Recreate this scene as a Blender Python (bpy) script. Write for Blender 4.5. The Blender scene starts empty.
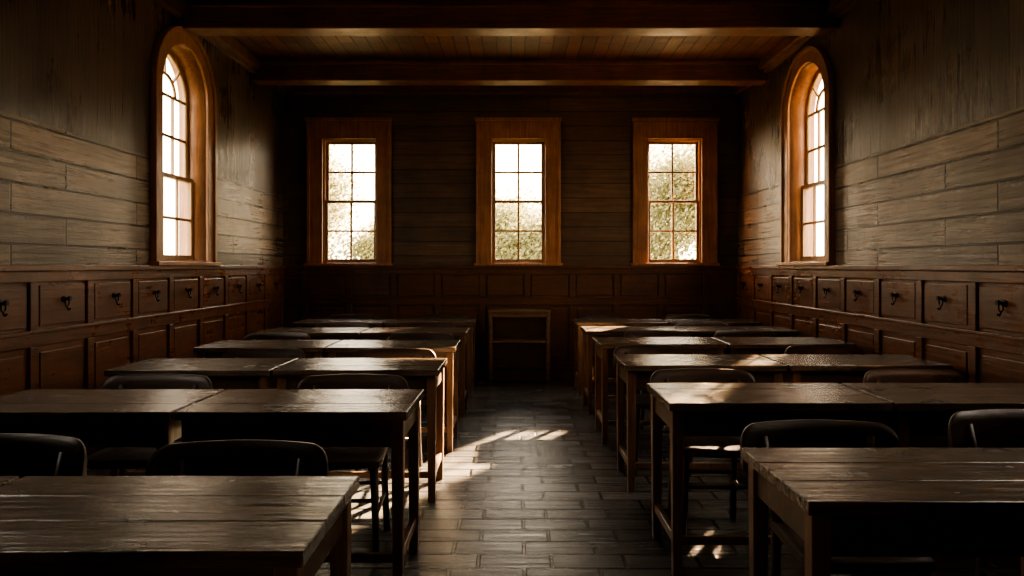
import bpy, bmesh, math, random
from mathutils import Vector, Matrix
random.seed(7)
scene = bpy.context.scene
COL = scene.collection
try: scene.view_settings.look = 'AgX - Medium High Contrast'
except Exception as ex: print(ex)

# ------------------------------------------------------------------ dims
XL, XR = -2.83, 2.70
YB, YF = 8.5, -1.6
ZC = 3.53
WT = 0.22
RAIL = 1.33

# ------------------------------------------------------------------ node helpers
def new_mat(name):
    m = bpy.data.materials.new(name); m.use_nodes = True
    nt = m.node_tree; nt.nodes.clear()
    out = nt.nodes.new('ShaderNodeOutputMaterial')
    b = nt.nodes.new('ShaderNodeBsdfPrincipled')
    nt.links.new(b.outputs[0], out.inputs[0])
    return m, nt, b, out
def N(nt, t, **kw):
    n = nt.nodes.new(t)
    for k, v in kw.items():
        if k.startswith('i_'):
            n.inputs[k[2:].replace('_', ' ')].default_value = v
        else: setattr(n, k, v)
    return n
def L(nt, a, b): nt.links.new(a, b)
def math_n(nt, op, a, b=None, c=None):
    n = nt.nodes.new('ShaderNodeMath'); n.operation = op
    for i, v in enumerate((a, b, c)):
        if v is None: continue
        if isinstance(v, (int, float)): n.inputs[i].default_value = v
        else: L(nt, v, n.inputs[i])
    return n.outputs[0]
def mixc(nt, fac, a, b, bt='MIX'):
    n = nt.nodes.new('ShaderNodeMix'); n.data_type = 'RGBA'; n.blend_type = bt
    if isinstance(fac, (int, float)): n.inputs[0].default_value = fac
    else: L(nt, fac, n.inputs[0])
    for idx, v in ((6, a), (7, b)):
        if isinstance(v, tuple): n.inputs[idx].default_value = (v[0], v[1], v[2], 1)
        else: L(nt, v, n.inputs[idx])
    return n.outputs[2]
def mrange(nt, v, a, b, c, d):
    n = nt.nodes.new('ShaderNodeMapRange')
    L(nt, v, n.inputs[0])
    for i, x in enumerate((a, b, c, d)): n.inputs[i+1].default_value = x
    return n.outputs[0]

def wood(name, dark, light, axis=0, r0=0.28, r1=0.55, bump=0.35, wear=0.5, spec=0.5, lump=1.2):
    m, nt, b, out = new_mat(name)
    tc = N(nt, 'ShaderNodeTexCoord'); oi = N(nt, 'ShaderNodeObjectInfo')
    sc = N(nt, 'ShaderNodeVectorMath', operation='SCALE'); 
    cb = N(nt, 'ShaderNodeCombineXYZ')
    for i in range(3): L(nt, oi.outputs['Random'], cb.inputs[i])
    L(nt, cb.outputs[0], sc.inputs[0]); sc.inputs['Scale'].default_value = 37.0
    ad = N(nt, 'ShaderNodeVectorMath', operation='ADD')
    L(nt, tc.outputs['Object'], ad.inputs[0]); L(nt, sc.outputs[0], ad.inputs[1])
    mp = N(nt, 'ShaderNodeMapping'); s = [38, 38, 38]; s[axis] = 2.2
    mp.inputs['Scale'].default_value = s; L(nt, ad.outputs[0], mp.inputs[0])
    n1 = N(nt, 'ShaderNodeTexNoise', i_Scale=1.0, i_Detail=8.0, i_Roughness=0.65, i_Distortion=0.6)
    L(nt, mp.outputs[0], n1.inputs['Vector'])
    n2 = N(nt, 'ShaderNodeTexNoise', i_Scale=5.0, i_Detail=5.0, i_Roughness=0.6)
    L(nt, ad.outputs[0], n2.inputs['Vector'])
    g = mrange(nt, n1.outputs[0], 0.35, 0.65, 0, 1)
    c = mixc(nt, g, dark, light)
    w = mrange(nt, n2.outputs[0], 0.35, 0.7, 0, wear)
    c2 = mixc(nt, w, c, tuple(x*0.35 for x in dark))
    L(nt, c2, b.inputs['Base Color'])
    mixr = math_n(nt, 'ADD', math_n(nt, 'MULTIPLY', n2.outputs[0], 0.7), math_n(nt, 'MULTIPLY', n1.outputs[0], 0.3))
    L(nt, mrange(nt, mixr, 0.35, 0.65, r0, r1), b.inputs['Roughness'])
    b.inputs['Specular IOR Level'].default_value = spec
    hh = math_n(nt, 'ADD', n1.outputs[0], math_n(nt, 'MULTIPLY', n2.outputs[0], lump))
    bp = N(nt, 'ShaderNodeBump'); bp.inputs['Strength'].default_value = bump; bp.inputs['Distance'].default_value = 0.006
    L(nt, hh, bp.inputs['Height']); L(nt, bp.outputs[0], b.inputs['Normal'])
    return m

def boards(name, c1, c2, plane, row, width, r0, r1, switch=None, gap=0.006, bump=0.6, up=(0.6,0.6,0.6), rv=0.55, spec=0.5):
    """plane: which object axes map to (along board, across board)"""
    m, nt, b, out = new_mat(name)
    b.inputs['Specular IOR Level'].default_value = spec
    tc = N(nt, 'ShaderNodeTexCoord'); sp = N(nt, 'ShaderNodeSeparateXYZ')
    L(nt, tc.outputs['Object'], sp.inputs[0])
    def brick(ax, row, width, gap):
        cb = N(nt, 'ShaderNodeCombineXYZ')
        L(nt, math_n(nt,'ADD', sp.outputs[ax[0]], 20.3), cb.inputs[0]); L(nt, math_n(nt,'ADD', sp.outputs[ax[1]], 20-1.33), cb.inputs[1])
        br = N(nt, 'ShaderNodeTexBrick', offset=0.37, offset_frequency=2, squash=1.0)
        br.inputs['Color1'].default_value = (0, 0, 0, 1); br.inputs['Color2'].default_value = (1, 1, 1, 1)
        br.inputs['Mortar'].default_value = (0.5, 0.5, 0.5, 1)
        br.inputs['Scale'].default_value = 1.0; br.inputs['Mortar Size'].default_value = gap
        br.inputs['Mortar Smooth'].default_value = 0.4
        br.inputs['Bias'].default_value = 0.0
        br.inputs['Brick Width'].default_value = width; br.inputs['Row Height'].default_value = row
        L(nt, cb.outputs[0], br.inputs['Vector'])
        mp = N(nt, 'ShaderNodeMapping'); mp.inputs['Scale'].default_value = (1.8, 34, 1)
        L(nt, cb.outputs[0], mp.inputs[0])
        av = N(nt, 'ShaderNodeVectorMath', operation='ADD'); L(nt, mp.outputs[0], av.inputs[0])
        c3 = N(nt, 'ShaderNodeCombineXYZ'); L(nt, math_n(nt, 'MULTIPLY', br.outputs[0], 31.0), c3.inputs[2]); L(nt, c3.outputs[0], av.inputs[1])
        n1 = N(nt, 'ShaderNodeTexNoise', i_Scale=1.0, i_Detail=8.0, i_Roughness=0.68, i_Distortion=0.5)
        L(nt, av.outputs[0], n1.inputs['Vector'])
        return br.outputs[0], br.outputs[1], n1.outputs[0]
    rnd, mort, gr = brick(plane, row, width, gap)
    if switch:
        r2, m2, g2 = brick((plane[1], plane[0]), switch[1], 7.0, gap*0.6)
        m2 = math_n(nt, 'MULTIPLY', m2, 0.7)
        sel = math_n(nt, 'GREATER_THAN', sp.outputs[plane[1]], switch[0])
        def mf(a, c):
            n = nt.nodes.new('ShaderNodeMix'); n.data_type = 'FLOAT'
            L(nt, sel, n.inputs[0]); L(nt, a, n.inputs[2]); L(nt, c, n.inputs[3]); return n.outputs[0]
        rnd, mort, gr = mf(rnd, r2), mf(mort, m2), mf(gr, g2)
    n2 = N(nt, 'ShaderNodeTexNoise', i_Scale=1.7, i_Detail=6.0, i_Roughness=0.6)
    L(nt, tc.outputs['Object'], n2.inputs['Vector'])
    g = mrange(nt, gr, 0.36, 0.64, 0, 1)
    c = mixc(nt, g, c1, c2)
    c = mixc(nt, mrange(nt, rnd, 0, 1, 0.0, rv), c, tuple(x*0.45 for x in c1))
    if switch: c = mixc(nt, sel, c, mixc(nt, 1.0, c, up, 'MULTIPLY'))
    c = mixc(nt, mort, c, tuple(x*0.08 for x in c1))
    c = mixc(nt, mrange(nt, n2.outputs[0], 0.4, 0.68, 0, 0.65), c, tuple(x*0.4 for x in c1))
    L(nt, c, b.inputs['Base Color'])
    rr = math_n(nt, 'ADD', math_n(nt, 'MULTIPLY', n2.outputs[0], 0.6), math_n(nt, 'MULTIPLY', gr, 0.4))
    L(nt, mrange(nt, rr, 0.35, 0.65, r0, r1), b.inputs['Roughness'])
    h = math_n(nt, 'SUBTRACT', math_n(nt, 'ADD', math_n(nt, 'MULTIPLY', gr, 0.5), math_n(nt, 'MULTIPLY', rnd, 0.3)), math_n(nt, 'MULTIPLY', mort, 1.2))
    h = math_n(nt, 'ADD', h, math_n(nt, 'MULTIPLY', n2.outputs[0], 0.8))
    bp = N(nt, 'ShaderNodeBump'); bp.inputs['Strength'].default_value = bump; bp.inputs['Distance'].default_value = 0.015
    L(nt, h, bp.inputs['Height']); L(nt, bp.outputs[0], b.inputs['Normal'])
    return m

M = {}
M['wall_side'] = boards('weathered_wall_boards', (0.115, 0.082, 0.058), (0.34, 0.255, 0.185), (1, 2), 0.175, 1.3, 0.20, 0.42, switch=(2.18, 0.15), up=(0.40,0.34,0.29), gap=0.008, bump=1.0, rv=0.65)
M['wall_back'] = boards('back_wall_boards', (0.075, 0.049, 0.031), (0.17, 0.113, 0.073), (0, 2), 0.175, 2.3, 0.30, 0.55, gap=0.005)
M['floor'] = boards('worn_block_floor', (0.075, 0.070, 0.066), (0.155, 0.147, 0.139), (0, 1), 0.15, 0.33, 0.10, 0.30, gap=0.010, bump=0.65, rv=0.7)
M['ceil'] = boards('ceiling_boards', (0.11, 0.036, 0.014), (0.22, 0.075, 0.028), (1, 0), 0.14, 1.7, 0.45, 0.65, gap=0.009, rv=0.8)
M['beam'] = wood('beam_wood', (0.085, 0.033, 0.014), (0.19, 0.074, 0.029), 0, 0.35, 0.55)
M['wain_s'] = wood('wainscot_wood', (0.080, 0.030, 0.013), (0.18, 0.069, 0.029), 1, 0.23, 0.43)
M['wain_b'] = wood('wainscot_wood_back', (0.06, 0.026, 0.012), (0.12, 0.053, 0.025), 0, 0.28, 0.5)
M['case'] = wood('window_casing_wood', (0.22, 0.100, 0.045), (0.40, 0.195, 0.09), 2, 0.32, 0.5, wear=0.45)
M['sash'] = wood('sash_wood', (0.26, 0.15, 0.07), (0.42, 0.26, 0.13), 2, 0.35, 0.5, wear=0.2)
M['top'] = wood('desk_top_wood', (0.048, 0.034, 0.024), (0.150, 0.108, 0.074), 0, 0.08, 0.30, bump=0.6, wear=0.75, spec=0.65, lump=2.4)
M['leg'] = wood('desk_leg_wood', (0.080, 0.040, 0.020), (0.17, 0.088, 0.044), 2, 0.3, 0.5)
M['apron'] = wood('desk_apron_wood', (0.035, 0.019, 0.010), (0.08, 0.043, 0.023), 0, 0.3, 0.5)
M['book'] = wood('bookcase_wood', (0.09, 0.052, 0.030), (0.20, 0.12, 0.07), 0, 0.25, 0.45)
M['chair'] = wood('chair_wood', (0.020, 0.012, 0.008), (0.060, 0.035, 0.021), 0, 0.38, 0.58, spec=0.35)
m, nt, b, out = new_mat('black_iron'); b.inputs['Base Color'].default_value = (0.015, 0.013, 0.012, 1); b.inputs['Metallic'].default_value = 0.8
nz = N(nt, 'ShaderNodeTexNoise', i_Scale=60.0); L(nt, mrange(nt, nz.outputs[0], 0.3, 0.7, 0.3, 0.55), b.inputs['Roughness'])
M['iron'] = m
m, nt, b, out = new_mat('window_glass'); nt.nodes.remove(b)
tr = N(nt, 'ShaderNodeBsdfTransparent'); tr.inputs[0].default_value = (0.97, 0.96, 0.92, 1)
gl = N(nt, 'ShaderNodeBsdfGlossy'); gl.inputs['Roughness'].default_value = 0.03
mx = N(nt, 'ShaderNodeMixShader'); mx.inputs[0].default_value = 0.06
L(nt, tr.outputs[0], mx.inputs[1]); L(nt, gl.outputs[0], mx.inputs[2]); L(nt, mx.outputs[0], out.inputs[0])
M['glass'] = m
def leafmat(name, c1, c2):
    m, nt, b, out = new_mat(name)
    tc = N(nt, 'ShaderNodeTexCoord'); nz = N(nt, 'ShaderNodeTexNoise', i_Scale=1.5, i_Detail=4.0)
    L(nt, tc.outputs['Object'], nz.inputs['Vector'])
    c = mixc(nt, mrange(nt, nz.outputs[0], 0.35, 0.65, 0, 1), c1, c2)
    L(nt, c, b.inputs['Base Color']); b.inputs['Roughness'].default_value = 0.9; b.inputs['Specular IOR Level'].default_value = 0.2
    tl = N(nt, 'ShaderNodeBsdfTranslucent'); L(nt, c, tl.inputs[0])
    mx = N(nt, 'ShaderNodeMixShader'); mx.inputs[0].default_value = 0.3
    L(nt, b.outputs[0], mx.inputs[1]); L(nt, tl.outputs[0], mx.inputs[2]); L(nt, mx.outputs[0], out.inputs[0])
    return m
M['leaf'] = leafmat('foliage', (0.15, 0.150, 0.070), (0.26, 0.245, 0.125))
M['bark'] = wood('bark', (0.10, 0.08, 0.06), (0.22, 0.18, 0.13), 2, 0.7, 0.9)
m, nt, b, out = new_mat('grass_ground'); nz = N(nt, 'ShaderNodeTexNoise', i_Scale=3.0, i_Detail=6.0)
L(nt, mixc(nt, nz.outputs[0], (0.035, 0.035, 0.014), (0.08, 0.075, 0.035)), b.inputs['Base Color']); b.inputs['Roughness'].default_value = 0.95
M['grass'] = m

# ------------------------------------------------------------------ geometry helpers
class MB:
    def __init__(s, mats): s.bm = bmesh.new(); s.mats = mats
    def box(s, x0, x1, y0, y1, z0, z1, mi=0, fn=None, jit=0.0, smooth=False):
        vs = []
        for x in (x0, x1):
            for y in (y0, y1):
                for z in (z0, z1):
                    p = (x, y, z)
                    if fn: p = fn(*p)
                    vs.append(s.bm.verts.new([c + random.uniform(-jit, jit) for c in p]))
        for f in ((0,1,3,2),(4,6,7,5),(0,4,5,1),(2,3,7,6),(0,2,6,4),(1,5,7,3)):
            fc = s.bm.faces.new([vs[i] for i in f]); fc.material_index = mi
        return vs
    def tube(s, pts, r, mi=0, seg=8, closed=False, r2=None):
        n = len(pts); rings = []
        for i, p in enumerate(pts):
            p = Vector(p)
            if closed: t = Vector(pts[(i+1) % n]) - Vector(pts[i-1])
            else: t = Vector(pts[min(i+1, n-1)]) - Vector(pts[max(i-1, 0)])
            t.normalize()
            a = Vector((0, 0, 1)) if abs(t.z) < 0.9 else Vector((1, 0, 0))
            e1 = t.cross(a).normalized(); e2 = t.cross(e1).normalized()
            rr = r if r2 is None else r + (r2-r)*i/(n-1)
            rings.append([s.bm.verts.new(p + (e1*math.cos(k*2*math.pi/seg) + e2*math.sin(k*2*math.pi/seg))*rr) for k in range(seg)])
        for i in range(n if closed else n-1):
            A = rings[i]; B = rings[(i+1) % n]
            for k in range(seg):
                f = s.bm.faces.new((A[k], A[(k+1) % seg], B[(k+1) % seg], B[k])); f.material_index = mi; f.smooth = True
        if not closed:
            s.bm.faces.new(rings[0][::-1]).material_index = mi; s.bm.faces.new(rings[-1]).material_index = mi
    def mesh(s, name):
        bmesh.ops.recalc_face_normals(s.bm, faces=s.bm.faces)
        me = bpy.data.meshes.new(name); s.bm.to_mesh(me); s.bm.free()
        for m in s.mats: me.materials.append(m)
        return me
def obj(name, me, parent=None, loc=(0, 0, 0), rot=0, bevel=0.0, segs=2):
    o = bpy.data.objects.new(name, me); COL.objects.link(o)
    o.location = loc; o.rotation_euler = (0, 0, rot)
    if parent: o.parent = parent
    if bevel:
        md = o.modifiers.new('bevel', 'BEVEL'); md.width = bevel; md.segments = segs; md.limit_method = 'ANGLE'; md.angle_limit = 0.7
    return o
def empty(name, loc=(0, 0, 0)):
    o = bpy.data.objects.new(name, None); COL.objects.link(o); o.location = loc; o.empty_display_size = 0.2; return o

def plate(name, outlines, w0, w1, fn, mat, parent=None, bevel=0.0):
    """2-D outlines (list of closed polygons in u,v; inner ones are holes) extruded from w0 to w1"""
    cu = bpy.data.curves.new(name, 'CURVE'); cu.dimensions = '2D'; cu.fill_mode = 'BOTH'; cu.extrude = abs(w1-w0)/2
    for pts in outlines:
        sp = cu.splines.new('POLY'); sp.points.add(len(pts)-1)
        for p, q in zip(sp.points, pts): p.co = (q[0], q[1], 0, 1)
        sp.use_cyclic_u = True
    to = bpy.data.objects.new('tmp', cu); COL.objects.link(to)
    bpy.context.view_layer.update()
    me = bpy.data.meshes.new_from_object(to.evaluated_get(bpy.context.evaluated_depsgraph_get()))
    bpy.data.objects.remove(to); bpy.data.curves.remove(cu)
    mid = (w0+w1)/2
    for v in me.vertices: v.co = Vector(fn(v.co.x, v.co.y, v.co.z + mid))
    bm = bmesh.new(); bm.from_mesh(me); bmesh.ops.remove_doubles(bm, verts=bm.verts, dist=1e-5)
    bmesh.ops.recalc_face_normals(bm, faces=bm.faces); bm.to_mesh(me); bm.free()
    me.materials.clear(); me.materials.append(mat); me.name = name
    return obj(name, me, parent, bevel=bevel)

# frames: (u along wall, v up, w out into the room)
fnL = lambda u, v, w: (XL + w, u, v)
fnR = lambda u, v, w: (XR - w, u, v)
fnB = lambda u, v, w: (u, YB - w, v)
fnF = lambda u, v, w: (u, YF + w, v)
def rect(u0, u1, v0, v1): return [(u0, v0), (u1, v0), (u1, v1), (u0, v1)]
def arch(uc, r, v0, vs, n=24):
    pts = [(uc - r, v0), (uc + r, v0)]
    pts += [(uc + r*math.cos(a), vs + r*math.sin(a)) for a in [math.pi*i/n for i in range(n+1)]]
    return pts

SILL = 1.36
ARL = [(5.955, ), (2.9, )]  # nearer opening is out of view, added to bring in fill light
ARR = [(6.47, ), (2.85, )]  # likewise, second opening is an unseen addition that brightens the opposite wall
AR_R = 0.42
BW = [(-2.02, ), (0.03, ), (1.925, )]; BHW = 0.335; BTOP = 2.88
SPR_L = 2.79

# ------------------------------------------------------------------ walls
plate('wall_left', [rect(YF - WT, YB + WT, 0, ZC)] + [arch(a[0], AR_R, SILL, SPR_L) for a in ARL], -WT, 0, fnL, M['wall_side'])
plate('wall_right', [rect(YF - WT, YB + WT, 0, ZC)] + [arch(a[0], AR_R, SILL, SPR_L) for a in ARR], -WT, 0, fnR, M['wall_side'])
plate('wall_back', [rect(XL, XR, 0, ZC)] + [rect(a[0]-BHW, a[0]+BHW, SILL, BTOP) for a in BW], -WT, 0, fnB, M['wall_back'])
plate('wall_front', [rect(XL, XR, 0, ZC)], -WT, 0, fnF, M['wall_back'])
mb = MB([M['floor']]); mb.box(XL - WT, XR + WT, YF - WT, YB + WT, -0.12, 0); obj('floor', mb.mesh('floor'))
mb = MB([M['ceil']]); mb.box(XL - WT, XR + WT, YF - WT, YB + WT, ZC, ZC + 0.1); obj('ceiling', mb.mesh('ceiling'))

# ------------------------------------------------------------------ wainscot
def wainscot(name, fn, u0, u1, mat, anchor, pitch=0.54):
    mb = MB([mat])
    T = 0.016
    G = 0.001
    mb.box(u0, u1, 0, RAIL - 0.02, G, T, fn=fn)                # backing
    F = T + 0.024
    mb.box(u0, u1, 0.0, 0.16, T, F + 0.008, fn=fn)                 # plinth
    mb.box(u0, u1, 0.86, 0.945, T, F, fn=fn)                      # mid rail
    mb.box(u0, u1, 1.235, 1.30, T, F, fn=fn)                       # top rail
    mb.box(u0, u1, 1.30, 1.335, G, F + 0.028, fn=fn)              # cap
    mb.box(u0, u1, 0.935, 0.955, T, F + 0.014, fn=fn)              # bead
    k0 = math.ceil((u0 - anchor)/pitch); us = []
    u = anchor + k0*pitch
    while u < u1:
        us.append(u); u += pitch
    for u in us:
        mb.box(max(u-0.035, u0), min(u+0.035, u1), 0.16, 0.86, T, F - 0.001, fn=fn)
        mb.box(max(u-0.035, u0), min(u+0.035, u1), 0.955, 1.235, T, F - 0.001, fn=fn)
    for a, c in zip(us[:-1], us[1:]):
        mb.box(a+0.055, c-0.055, 0.975, 1.215, T, T+0.016, fn=fn)
        mb.box(a+0.07, c-0.07, 0.20, 0.82, T, T+0.010, fn=fn)
    obj(name, mb.mesh(name), bevel=0.004)
    return [(a+c)/2 for a, c in zip(us[:-1], us[1:])]
cL = wainscot('wainscot_left', fnL, YF+0.001, YB - 0.07, M['wain_s'], 4.06)
cR = wainscot('wainscot_right', fnR, YF+0.001, YB - 0.07, M['wain_s'], 4.09)
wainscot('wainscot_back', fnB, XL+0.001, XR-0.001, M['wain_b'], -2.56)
wainscot('panelling_front', fnF, XL + 0.07, XR - 0.07, M['wain_b'], -2.56)

# coat hooks: round plate, stud, drop ring
mb = MB([M['iron']])
mb.tube([(0, 0, 0), (0.006, 0, 0)], 0.020, seg=16)
mb.tube([(0.006, 0, 0), (0.02, 0, 0.0), (0.03, 0, 0.004)], 0.009, seg=10)
mb.tube([(0.03, 0, 0.004), (0.045, 0, 0.004)], 0.014, seg=12)
mb.tube([(0.022, 0.018*math.sin(a), -0.022 + 0.022*math.cos(a)) for a in [i*2*math.pi/18 for i in range(18)]], 0.0045, closed=True)
mb.tube([(0.022, 0, -0.042), (0.024, 0, -0.056), (0.030, 0, -0.066), (0.038, 0, -0.062), (0.042, 0, -0.054)], 0.0055)
hook_me = mb.mesh('coat_hook')
for c in cL:
    if c > 2.0: obj('coat_hook', hook_me, loc=(XL + 0.0325, c, 1.125))
for c in cR:
    if c > 2.0: obj('coat_hook', hook_me, loc=(XR - 0.0325, c, 1.125), rot=math.pi)

# ------------------------------------------------------------------ windows
wn = [0]
def portal(par, loc, direction, sx, sy):
    ld = bpy.data.lights.new('daylight_portal', 'AREA'); ld.shape = 'RECTANGLE'; ld.size = sx; ld.size_y = sy
    ld.cycles.is_portal = True
    o = bpy.data.objects.new('daylight_portal', ld); COL.objects.link(o); o.location = loc
    o.rotation_euler = Vector(direction).to_track_quat('-Z', 'Z').to_euler(); o.parent = par
def back_window(uc):
    wn[0] += 1; e = empty('window_%d' % wn[0])
    h = BHW
    fn = lambda u, v, w: fnB(u + uc, v, w)
    plate('jamb_lining', [rect(-h, h, SILL, BTOP), rect(-h+0.02, h-0.02, SILL+0.02, BTOP-0.02)], -WT-0.01, 0.01, fn, M['case'], e)
    mb = MB([M['case']])
    mb.box(-h-0.165, -h+0.012, SILL-0.01, BTOP, 0, 0.035, fn=fn)
    mb.box(h-0.012, h+0.165, SILL-0.01, BTOP, 0, 0.035, fn=fn)
    mb.box(-h-0.165, h+0.165, BTOP-0.012, BTOP+0.20, 0, 0.04, fn=fn)
    mb.box(-h-0.19, h+0.19, BTOP+0.20, BTOP+0.24, 0, 0.075, fn=fn)
    mb.box(-h-0.175, -h-0.135, SILL-0.01, BTOP+0.2, 0.0, 0.055, fn=fn)
    mb.box(h+0.135, h+0.175, SILL-0.01, BTOP+0.2, 0.0, 0.055, fn=fn)
    mb.box(-h-0.20, h+0.20, SILL-0.028, SILL+0.006, -0.02, 0.085, fn=fn)
    obj('casing', mb.mesh('casing'), e, bevel=0.005)
    mb = MB([M['sash']]); hi = h-0.02; v0 = SILL+0.02; v1 = BTOP-0.02; vm = (v0+v1)/2
    for (a, c, w) in ((v0, vm+0.015, -0.10), (vm-0.015, v1, -0.145)):
        w1 = w+0.035
        mb.box(-hi, -hi+0.035, a, c, w, w1, fn=fn); mb.box(hi-0.035, hi, a, c, w, w1, fn=fn)
        mb.box(-hi, hi, a, a+0.035, w+.001, w1-.001, fn=fn); mb.box(-hi, hi, c-0.035, c, w+.001, w1-.001, fn=fn)
        mb.box(-0.013, 0.013, a, c, w+0.006, w1-0.006, fn=fn)
        mm = (a+c)/2; mb.box(-hi, hi, mm-0.012, mm+0.012, w+0.007, w1-0.007, fn=fn)
    obj('sash', mb.mesh('sash'), e, bevel=0.003)
    plate('glass', [rect(-hi, hi, v0, v1)], -0.124, -0.122, fn, M['glass'], e)
    portal(e, fn(0, (SILL+BTOP)/2, -WT-0.02), (0, -1, 0), 2*h, BTOP-SILL)
def arch_window(uc, f, side):
    wn[0] += 1; e = empty('window_%d' % wn[0])
    fn = lambda u, v, w: f(u + uc, v, w)
    r = AR_R; s = SPR_L
    plate('jamb_lining', [arch(0, r, SILL, s), arch(0, r-0.02, SILL+0.02, s)], -WT-0.01, 0.008, fn, M['case'], e)
    plate('casing', [arch(0, r+0.115, SILL-0.01, s), arch(0, r-0.012, SILL, s)], 0, 0.035, fn, M['case'], e, bevel=0.006)
    plate('casing_backband', [arch(0, r+0.13, SILL-0.01, s), arch(0, r+0.09, SILL-0.005, s)], 0, 0.055, fn, M['case'], e, bevel=0.006)
    mb = MB([M['case']]); mb.box(-r-0.15, r+0.15, SILL-0.028, SILL+0.006, -0.02, 0.085, fn=fn)
    obj('sill', mb.mesh('sill'), e, bevel=0.005)
    ri = r-0.02; v0 = SILL+0.02; vm = 2.10
    plate('upper_sash', [arch(0, ri, vm-0.015, s), arch(0, ri-0.04, vm+0.025, s)], -0.175, -0.14, fn, M['sash'], e)
    mb = MB([M['sash']])
    w = -0.135; w1 = -0.10
    mb.box(-ri, -ri+0.04, v0, vm+0.015, w, w1, fn=fn); mb.box(ri-0.04, ri, v0, vm+0.015, w, w1, fn=fn)
    mb.box(-ri, ri, v0, v0+0.045, w+.001, w1-.001, fn=fn); mb.box(-ri, ri, vm-0.02, vm+0.015, w+.001, w1-.001, fn=fn)
    for x in (-0.13, 0.13):
        mb.box(x-0.011, x+0.011, v0, vm, w+0.006, w1-0.006, fn=fn)
        mb.box(x-0.011, x+0.011, vm, s, -0.169, -0.146, fn=fn)
    mb.box(-ri, ri, (v0+vm)/2-0.012, (v0+vm)/2+0.012, w+0.007, w1-0.007, fn=fn)
    for v in (vm + (s-vm)/2, s): mb.box(-ri, ri, v-0.012, v+0.012, -0.168, -0.147, fn=fn)
    obj('lower_sash', mb.mesh('sash'), e, bevel=0.003)
    plate('fan_ring', [arch(0, 0.19, s-0.002, s), arch(0, 0.17, s+0.001, s)], -0.168, -0.147, fn, M['sash'], e)
    mb = MB([M['sash']])
    for a in (math.radians(45), math.radians(90), math.radians(135)):
        ca, sa = math.cos(a), math.sin(a)
        mb.box(0.18, ri-0.02, -0.009, 0.009, -0.167, -0.148, fn=lambda p, q, w: fn(p*ca - q*sa, s + p*sa + q*ca, w))
    obj('fan_bars', mb.mesh('fan_bars'), e)
    plate('glass', [arch(0, ri, v0, s)], -0.158, -0.156, fn, M['glass'], e)
    portal(e, fn(0, (SILL+s+r)/2, -WT-0.02), (side, 0, 0), s+r-SILL, s+r-SILL)
for a in BW: back_window(a[0])
for a in ARL: arch_window(a[0], fnL, 1)
for a in ARR: arch_window(a[0], fnR, -1)

# ------------------------------------------------------------------ ceiling beams
for y in (7.48, 5.82, 4.1, 2.4, 0.7, -1.0):
    mb = MB([M['beam']]); mb.box(XL, XR, y, y+0.22, 3.31, ZC-0.001, jit=0.003)
    mb.box(XL, XR, y-0.03, y+0.25, ZC-0.05, ZC-0.001)
    obj('ceiling_beam', mb.mesh('ceiling_beam'), bevel=0.012)
for nm, fn in (('trim_1', fnL), ('trim_2', fnR)):
    mb = MB([M['beam']]); mb.box(YF, YB, 3.43, ZC-0.002, 0, 0.11, fn=fn); mb.box(YF, YB, 3.39, 3.44, 0, 0.05, fn=fn)
    obj(nm, mb.mesh(nm), bevel=0.01)
mb = MB([M['beam']]); mb.box(XL+.13, XR-.13, 3.41, ZC-0.002, 0, 0.10, fn=fnB); obj('trim_3', mb.mesh('trim_3'), bevel=0.01)

# ------------------------------------------------------------------ desks
def desk_mesh(W, D):
    mb = MB([M['top'], M['leg'], M['apron']])
    hw, hd = W/2, D/2
    n = 3; pw = D/n
    for i in range(n):
        z = 0.75 + random.uniform(-0.0008, 0.0008)
        mb.box(-hw+0.003, hw-0.003, -hd + i*pw, -hd + (i+1)*pw - 0.0015, 0.715, z, 0)
    L0 = 0.05
    for sx in (-1, 1):
        for sy in (-1, 1):
            cx = sx*(hw-0.045); cy = sy*(hd-0.045)
            vs = mb.box(cx-L0/2, cx+L0/2, cy-L0/2, cy+L0/2, 0.0, 0.715, 1)
            for v in vs:
                if v.co.z < 0.1: v.co.x = cx + (v.co.x-cx)*0.8; v.co.y = cy + (v.co.y-cy)*0.8
        cx = sx*(hw-0.045)
        mb.box(cx-0.012, cx+0.012, -hd+0.065, hd-0.065, 0.615, 0.715, 2)
        mb.box(cx-0.014, cx+0.014, -hd+0.06, hd-0.06, 0.13, 0.170, 1)
    for sy in (-1, 1):
        cy = sy*(hd-0.045)
        mb.box(-hw+0.065, hw-0.065, cy-0.011, cy+0.011, 0.60 if sy < 0 else 0.655, 0.715, 2)
    mb.box(-hw+0.055, hw-0.055, -hd+0.06, hd-0.22, 0.600, 0.614, 2)
    mb.box(-hw+0.05, hw-0.05, -hd+0.035, -hd+0.06, 0.135, 0.17, 1)
    return mb.mesh('school_desk')
dA = desk_mesh(0.93, 0.52); dB = desk_mesh(0.95, 0.52)

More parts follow.
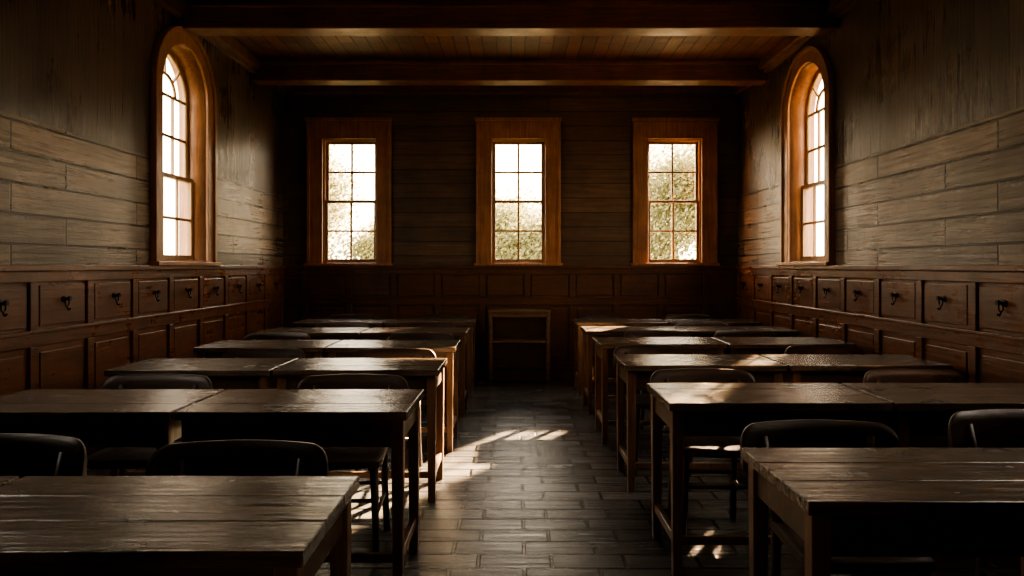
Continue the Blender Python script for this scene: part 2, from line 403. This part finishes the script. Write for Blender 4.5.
# chair: facing -Y (towards camera), backrest at +Y
def chair_mesh():
    mb = MB([M['chair']])
    bm = mb.bm
    nx, ny = 8, 6; top = []; bot = []
    for j in range(ny+1):
        r1 = []; r2 = []
        for i in range(nx+1):
            s = i/nx*2-1; t = j/ny
            wdt = 0.20 - 0.025*t
            if j == 0: wdt -= 0.012
            x = s*wdt; y = -0.20 + 0.38*t + (0.02*s*s if j == 0 else 0)
            z = 0.45 - 0.010*(1-s*s)*math.sin(math.pi*min(1, t*1.05)) 
            r1.append(bm.verts.new((x, y, z))); r2.append(bm.verts.new((x, y, 0.422)))
        top.append(r1); bot.append(r2)
    for j in range(ny):
        for i in range(nx):
            bm.faces.new((top[j][i], top[j][i+1], top[j+1][i+1], top[j+1][i])).smooth = True
            bm.faces.new((bot[j][i], bot[j+1][i], bot[j+1][i+1], bot[j][i+1]))
    for j in range(ny):
        bm.faces.new((top[j][0], top[j+1][0], bot[j+1][0], bot[j][0])); bm.faces.new((top[j][nx], bot[j][nx], bot[j+1][nx], top[j+1][nx]))
    for i in range(nx):
        bm.faces.new((top[0][i], bot[0][i], bot[0][i+1], top[0][i+1])); bm.faces.new((top[ny][i], top[ny][i+1], bot[ny][i+1], bot[ny][i]))
    for sx in (-1, 1):
        mb.tube([(sx*0.175, -0.17, 0.0), (sx*0.17, -0.165, 0.2), (sx*0.165, -0.16, 0.425)], 0.014, r2=0.020, seg=10)
        mb.tube([(sx*0.165, 0.205, 0.0), (sx*0.160, 0.165, 0.25), (sx*0.160, 0.155, 0.45), (sx*0.18, 0.175, 0.60), (sx*0.19, 0.205, 0.73)], 0.017, seg=10)
        mb.tube([(sx*0.172, -0.165, 0.2), (sx*0.160, 0.17, 0.2)], 0.010)
    mb.tube([(-0.165, -0.163, 0.27), (0.165, -0.163, 0.27)], 0.010)
    mb.tube([(-0.16, 0.165, 0.25), (0.16, 0.165, 0.25)], 0.010)
    def rail(hwid, z0, z1, rad, thick, curve, y0):
        n = 40; F = []; B = []
        for i in range(n+1):
            s = -1 + 2*i/n; s = math.sin(s*math.pi/2); x = s*hwid; d = hwid - abs(x)
            if d < rad: cut = rad - math.sqrt(max(0, rad*rad-(rad-d)**2))
            else: cut = 0
            yy = y0 - curve*s*s
            cl = min(cut*0.6, (z1-z0)*0.42)
            ct = min(cut, (z1-z0)*0.55)
            colF = []; colB = []
            for k in range(6):
                t = k/5; z = (z0+cl) + ((z1-ct+0.006*(1-s*s))-(z0+cl))*t
                lean = (z-z0)*0.14
                e = thick*(0.55 if k in (0, 5) else 1.0)/2
                colF.append(bm.verts.new((x, yy+lean-e, z))); colB.append(bm.verts.new((x, yy+lean+e, z)))
            F.append(colF); B.append(colB)
        for i in range(n):
            for k in range(5):
                bm.faces.new((F[i][k], F[i+1][k], F[i+1][k+1], F[i][k+1])).smooth = True
                bm.faces.new((B[i][k], B[i][k+1], B[i+1][k+1], B[i+1][k])).smooth = True
            bm.faces.new((F[i][5], F[i+1][5], B[i+1][5], B[i][5])).smooth = True
            bm.faces.new((F[i][0], B[i][0], B[i+1][0], F[i+1][0])).smooth = True
        for i in (0, n):
            for k in range(5): bm.faces.new((F[i][k], F[i][k+1], B[i][k+1], B[i][k]))
    rail(0.275, 0.60, 0.775, 0.06, 0.024, 0.05, 0.212)
    return mb.mesh('school_chair')
chair_me = chair_mesh()

def row(back, xs, me, hw, chairs):
    for x in xs:
        obj('school_desk', me, loc=(x, back-0.26, 0), rot=random.uniform(-0.004, 0.004), bevel=0.004)
    for c in chairs:
        dx = 0.0
        if isinstance(c, tuple): c, dx = c
        obj('school_chair', chair_me, loc=(c, back + 0.02 + dx + random.uniform(0, .02), 0), rot=random.uniform(-0.05, 0.05))
LX = (-0.43-0.465, -0.43-0.465-0.94)
Lback = [1.94, 3.30, 4.42, 5.50, 6.62, 7.72]
Lch = [(-0.85, (-1.65, 0.09)), (-0.81, -1.80), (-0.80, -1.66), (-0.78, -1.95), (-0.85, -1.70), (-0.80, -1.85)]
for i, bk in enumerate(Lback): row(bk, LX, dA, 0.465, Lch[i])
Rback = [2.24, 3.48, 4.60, 5.72, 6.75, 7.72]
Rx0 = [0.715, 0.645, 0.635, 0.62, 0.62, 0.62]
Rch = [(1.06, (1.90, 0.17)), (0.98, 2.11), (0.94, 2.12), (1.18, 1.95), (1.84,), (1.0, 1.95)]
for i, bk in enumerate(Rback):
    row(bk, (Rx0[i]+0.475, Rx0[i]+0.475+0.965), dB, 0.475, Rch[i])

# ------------------------------------------------------------------ small bookcase on back wall
mb = MB([M['book'], M['apron']])
mb.box(-0.365, 0.365, -0.17, 0.15, 0.79, 0.825, 0)
for s in (-1, 1):
    mb.box(s*0.335-0.022, s*0.335+0.022, -0.15, 0.14, 0.0, 0.79, 0)
mb.box(-0.313, 0.313, 0.12, 0.14, 0.0, 0.79, 1)  # back panel: darker wood paints in the shade of the open interior
mb.box(-0.313, 0.313, -0.145, 0.12, 0.44, 0.465, 0)
mb.box(-0.313, 0.313, -0.145, 0.12, 0.08, 0.105, 1)
mb.box(-0.313, 0.313, -0.145, -0.125, 0.735, 0.79, 0)
mb.box(-0.313, 0.313, -0.14, -0.12, 0.0, 0.08, 1)
obj('low_bookcase', mb.mesh('low_bookcase'), loc=(0.04, 8.27, 0), bevel=0.004)

# ------------------------------------------------------------------ outside
mb = MB([M['grass']]); mb.box(-60, 60, -60, 90, -0.5, -0.13); obj('ground', mb.mesh('ground'))
def tree(name, x, y, rx, rz, zc, n, ls=0.16, trunk=0.16, spread=.17, ox=0.0):
    mb = MB([M['leaf'], M['bark']]); bm = mb.bm
    mb.tube([(0, 0, -0.14), (0.05, 0, zc*0.5), (ox*0.3, 0.02, zc*0.75), (ox, 0.05, zc)], trunk, mi=1, r2=trunk*0.5, seg=10)
    for k in range(7):
        a = random.uniform(0, 6.28); z0 = zc*random.uniform(0.8, 0.98)
        mb.tube([(ox*0.8, 0, z0), (ox+rx*0.35*math.cos(a), rx*0.35*math.sin(a), z0+rz*0.25), (ox+rx*0.7*math.cos(a), rx*0.7*math.sin(a), z0+rz*0.55)], trunk*0.35, mi=1, r2=trunk*0.1, seg=6)
    clumps = []
    for k in range(34):
        d = Vector((random.gauss(0, 1), random.gauss(0, 1), random.gauss(0, 1))).normalized()*random.uniform(0.3, 0.85)
        clumps.append(Vector((ox + d.x*rx, d.y*rx, zc + d.z*rz)))
    for i in range(n):
        c = random.choice(clumps); p = c + Vector((random.gauss(0, spread)*rx, random.gauss(0, spread)*rx, random.gauss(0, spread)*rz))
        nrm = Vector((random.gauss(0, 1), random.gauss(0, 1), random.gauss(0, 1))).normalized()
        t = nrm.orthogonal().normalized(); bb = nrm.cross(t); s = ls*random.uniform(.6, 1.2)
        vs = [bm.verts.new(p + t*s*q[0] + bb*s*q[1]) for q in ((-1, 0), (0, -.45), (1, 0), (0, .45))]
        bm.faces.new(vs).material_index = 0
    me = bpy.data.meshes.new(name); bm.to_mesh(me); bm.free()
    for m in mb.mats: me.materials.append(m)
    return obj(name, me, loc=(x, y, 0))
tree('sun_block_tree', 6.35, 21.5, 2.3, 2.5, 8.4, 16000, 0.24, ox=-0.45, spread=.15)  # crown out of view, added to keep sun off centre and left back windows
tree('sun_block_tree', 8.5, 14.9, 0.95, 2.0, 6.4, 2200, 0.14)  # unseen tree added to break up sun entering the right arched window
tree('sun_block_tree', 0.8, 44, 5.2, 2.6, 3.1, 17000, 0.17)
tree('sun_block_tree', 10.0, 44, 4.6, 4.2, 4.6, 20000, 0.17)
tree('sun_block_tree', -13.0, 44, 3.8, 4.6, 5.6, 9000, 0.17)
tree('sun_block_tree', -8.5, 48, 4.6, 2.2, 2.6, 11000, 0.17)

# ------------------------------------------------------------------ light
w = bpy.data.worlds.new('World'); scene.world = w; w.use_nodes = True; nt = w.node_tree; nt.nodes.clear()
wo = N(nt, 'ShaderNodeOutputWorld'); bg = N(nt, 'ShaderNodeBackground')
tc = N(nt, 'ShaderNodeTexCoord'); sp = N(nt, 'ShaderNodeSeparateXYZ'); L(nt, tc.outputs['Generated'], sp.inputs[0])
cc = mixc(nt, mrange(nt, sp.outputs[2], 0.0, 0.7, 0, 1), (1.0, 0.81, 0.57), (0.93, 0.86, 0.80))
L(nt, cc, bg.inputs[0]); bg.inputs[1].default_value = 17.0; L(nt, bg.outputs[0], wo.inputs[0])
sd = bpy.data.lights.new('sun', 'SUN'); sd.energy = 360; sd.color = (1.0, 0.70, 0.42); sd.angle = 0.02
so = bpy.data.objects.new('sun', sd); COL.objects.link(so)
so.rotation_euler = Vector((-0.96, -1.62, -0.79)).to_track_quat('-Z', 'Z').to_euler(); so.location = (10, 20, 15)

# ------------------------------------------------------------------ camera
cd = bpy.data.cameras.new('camera'); cd.sensor_width = 36; cd.lens = 700/1024*36
cd.shift_x = -4/1024; cd.shift_y = -22/1024; cd.clip_end = 300
co = bpy.data.objects.new('camera', cd); COL.objects.link(co); co.location = (0, 0, 1.33); co.rotation_euler = (math.pi/2, 0, 0)
scene.camera = co
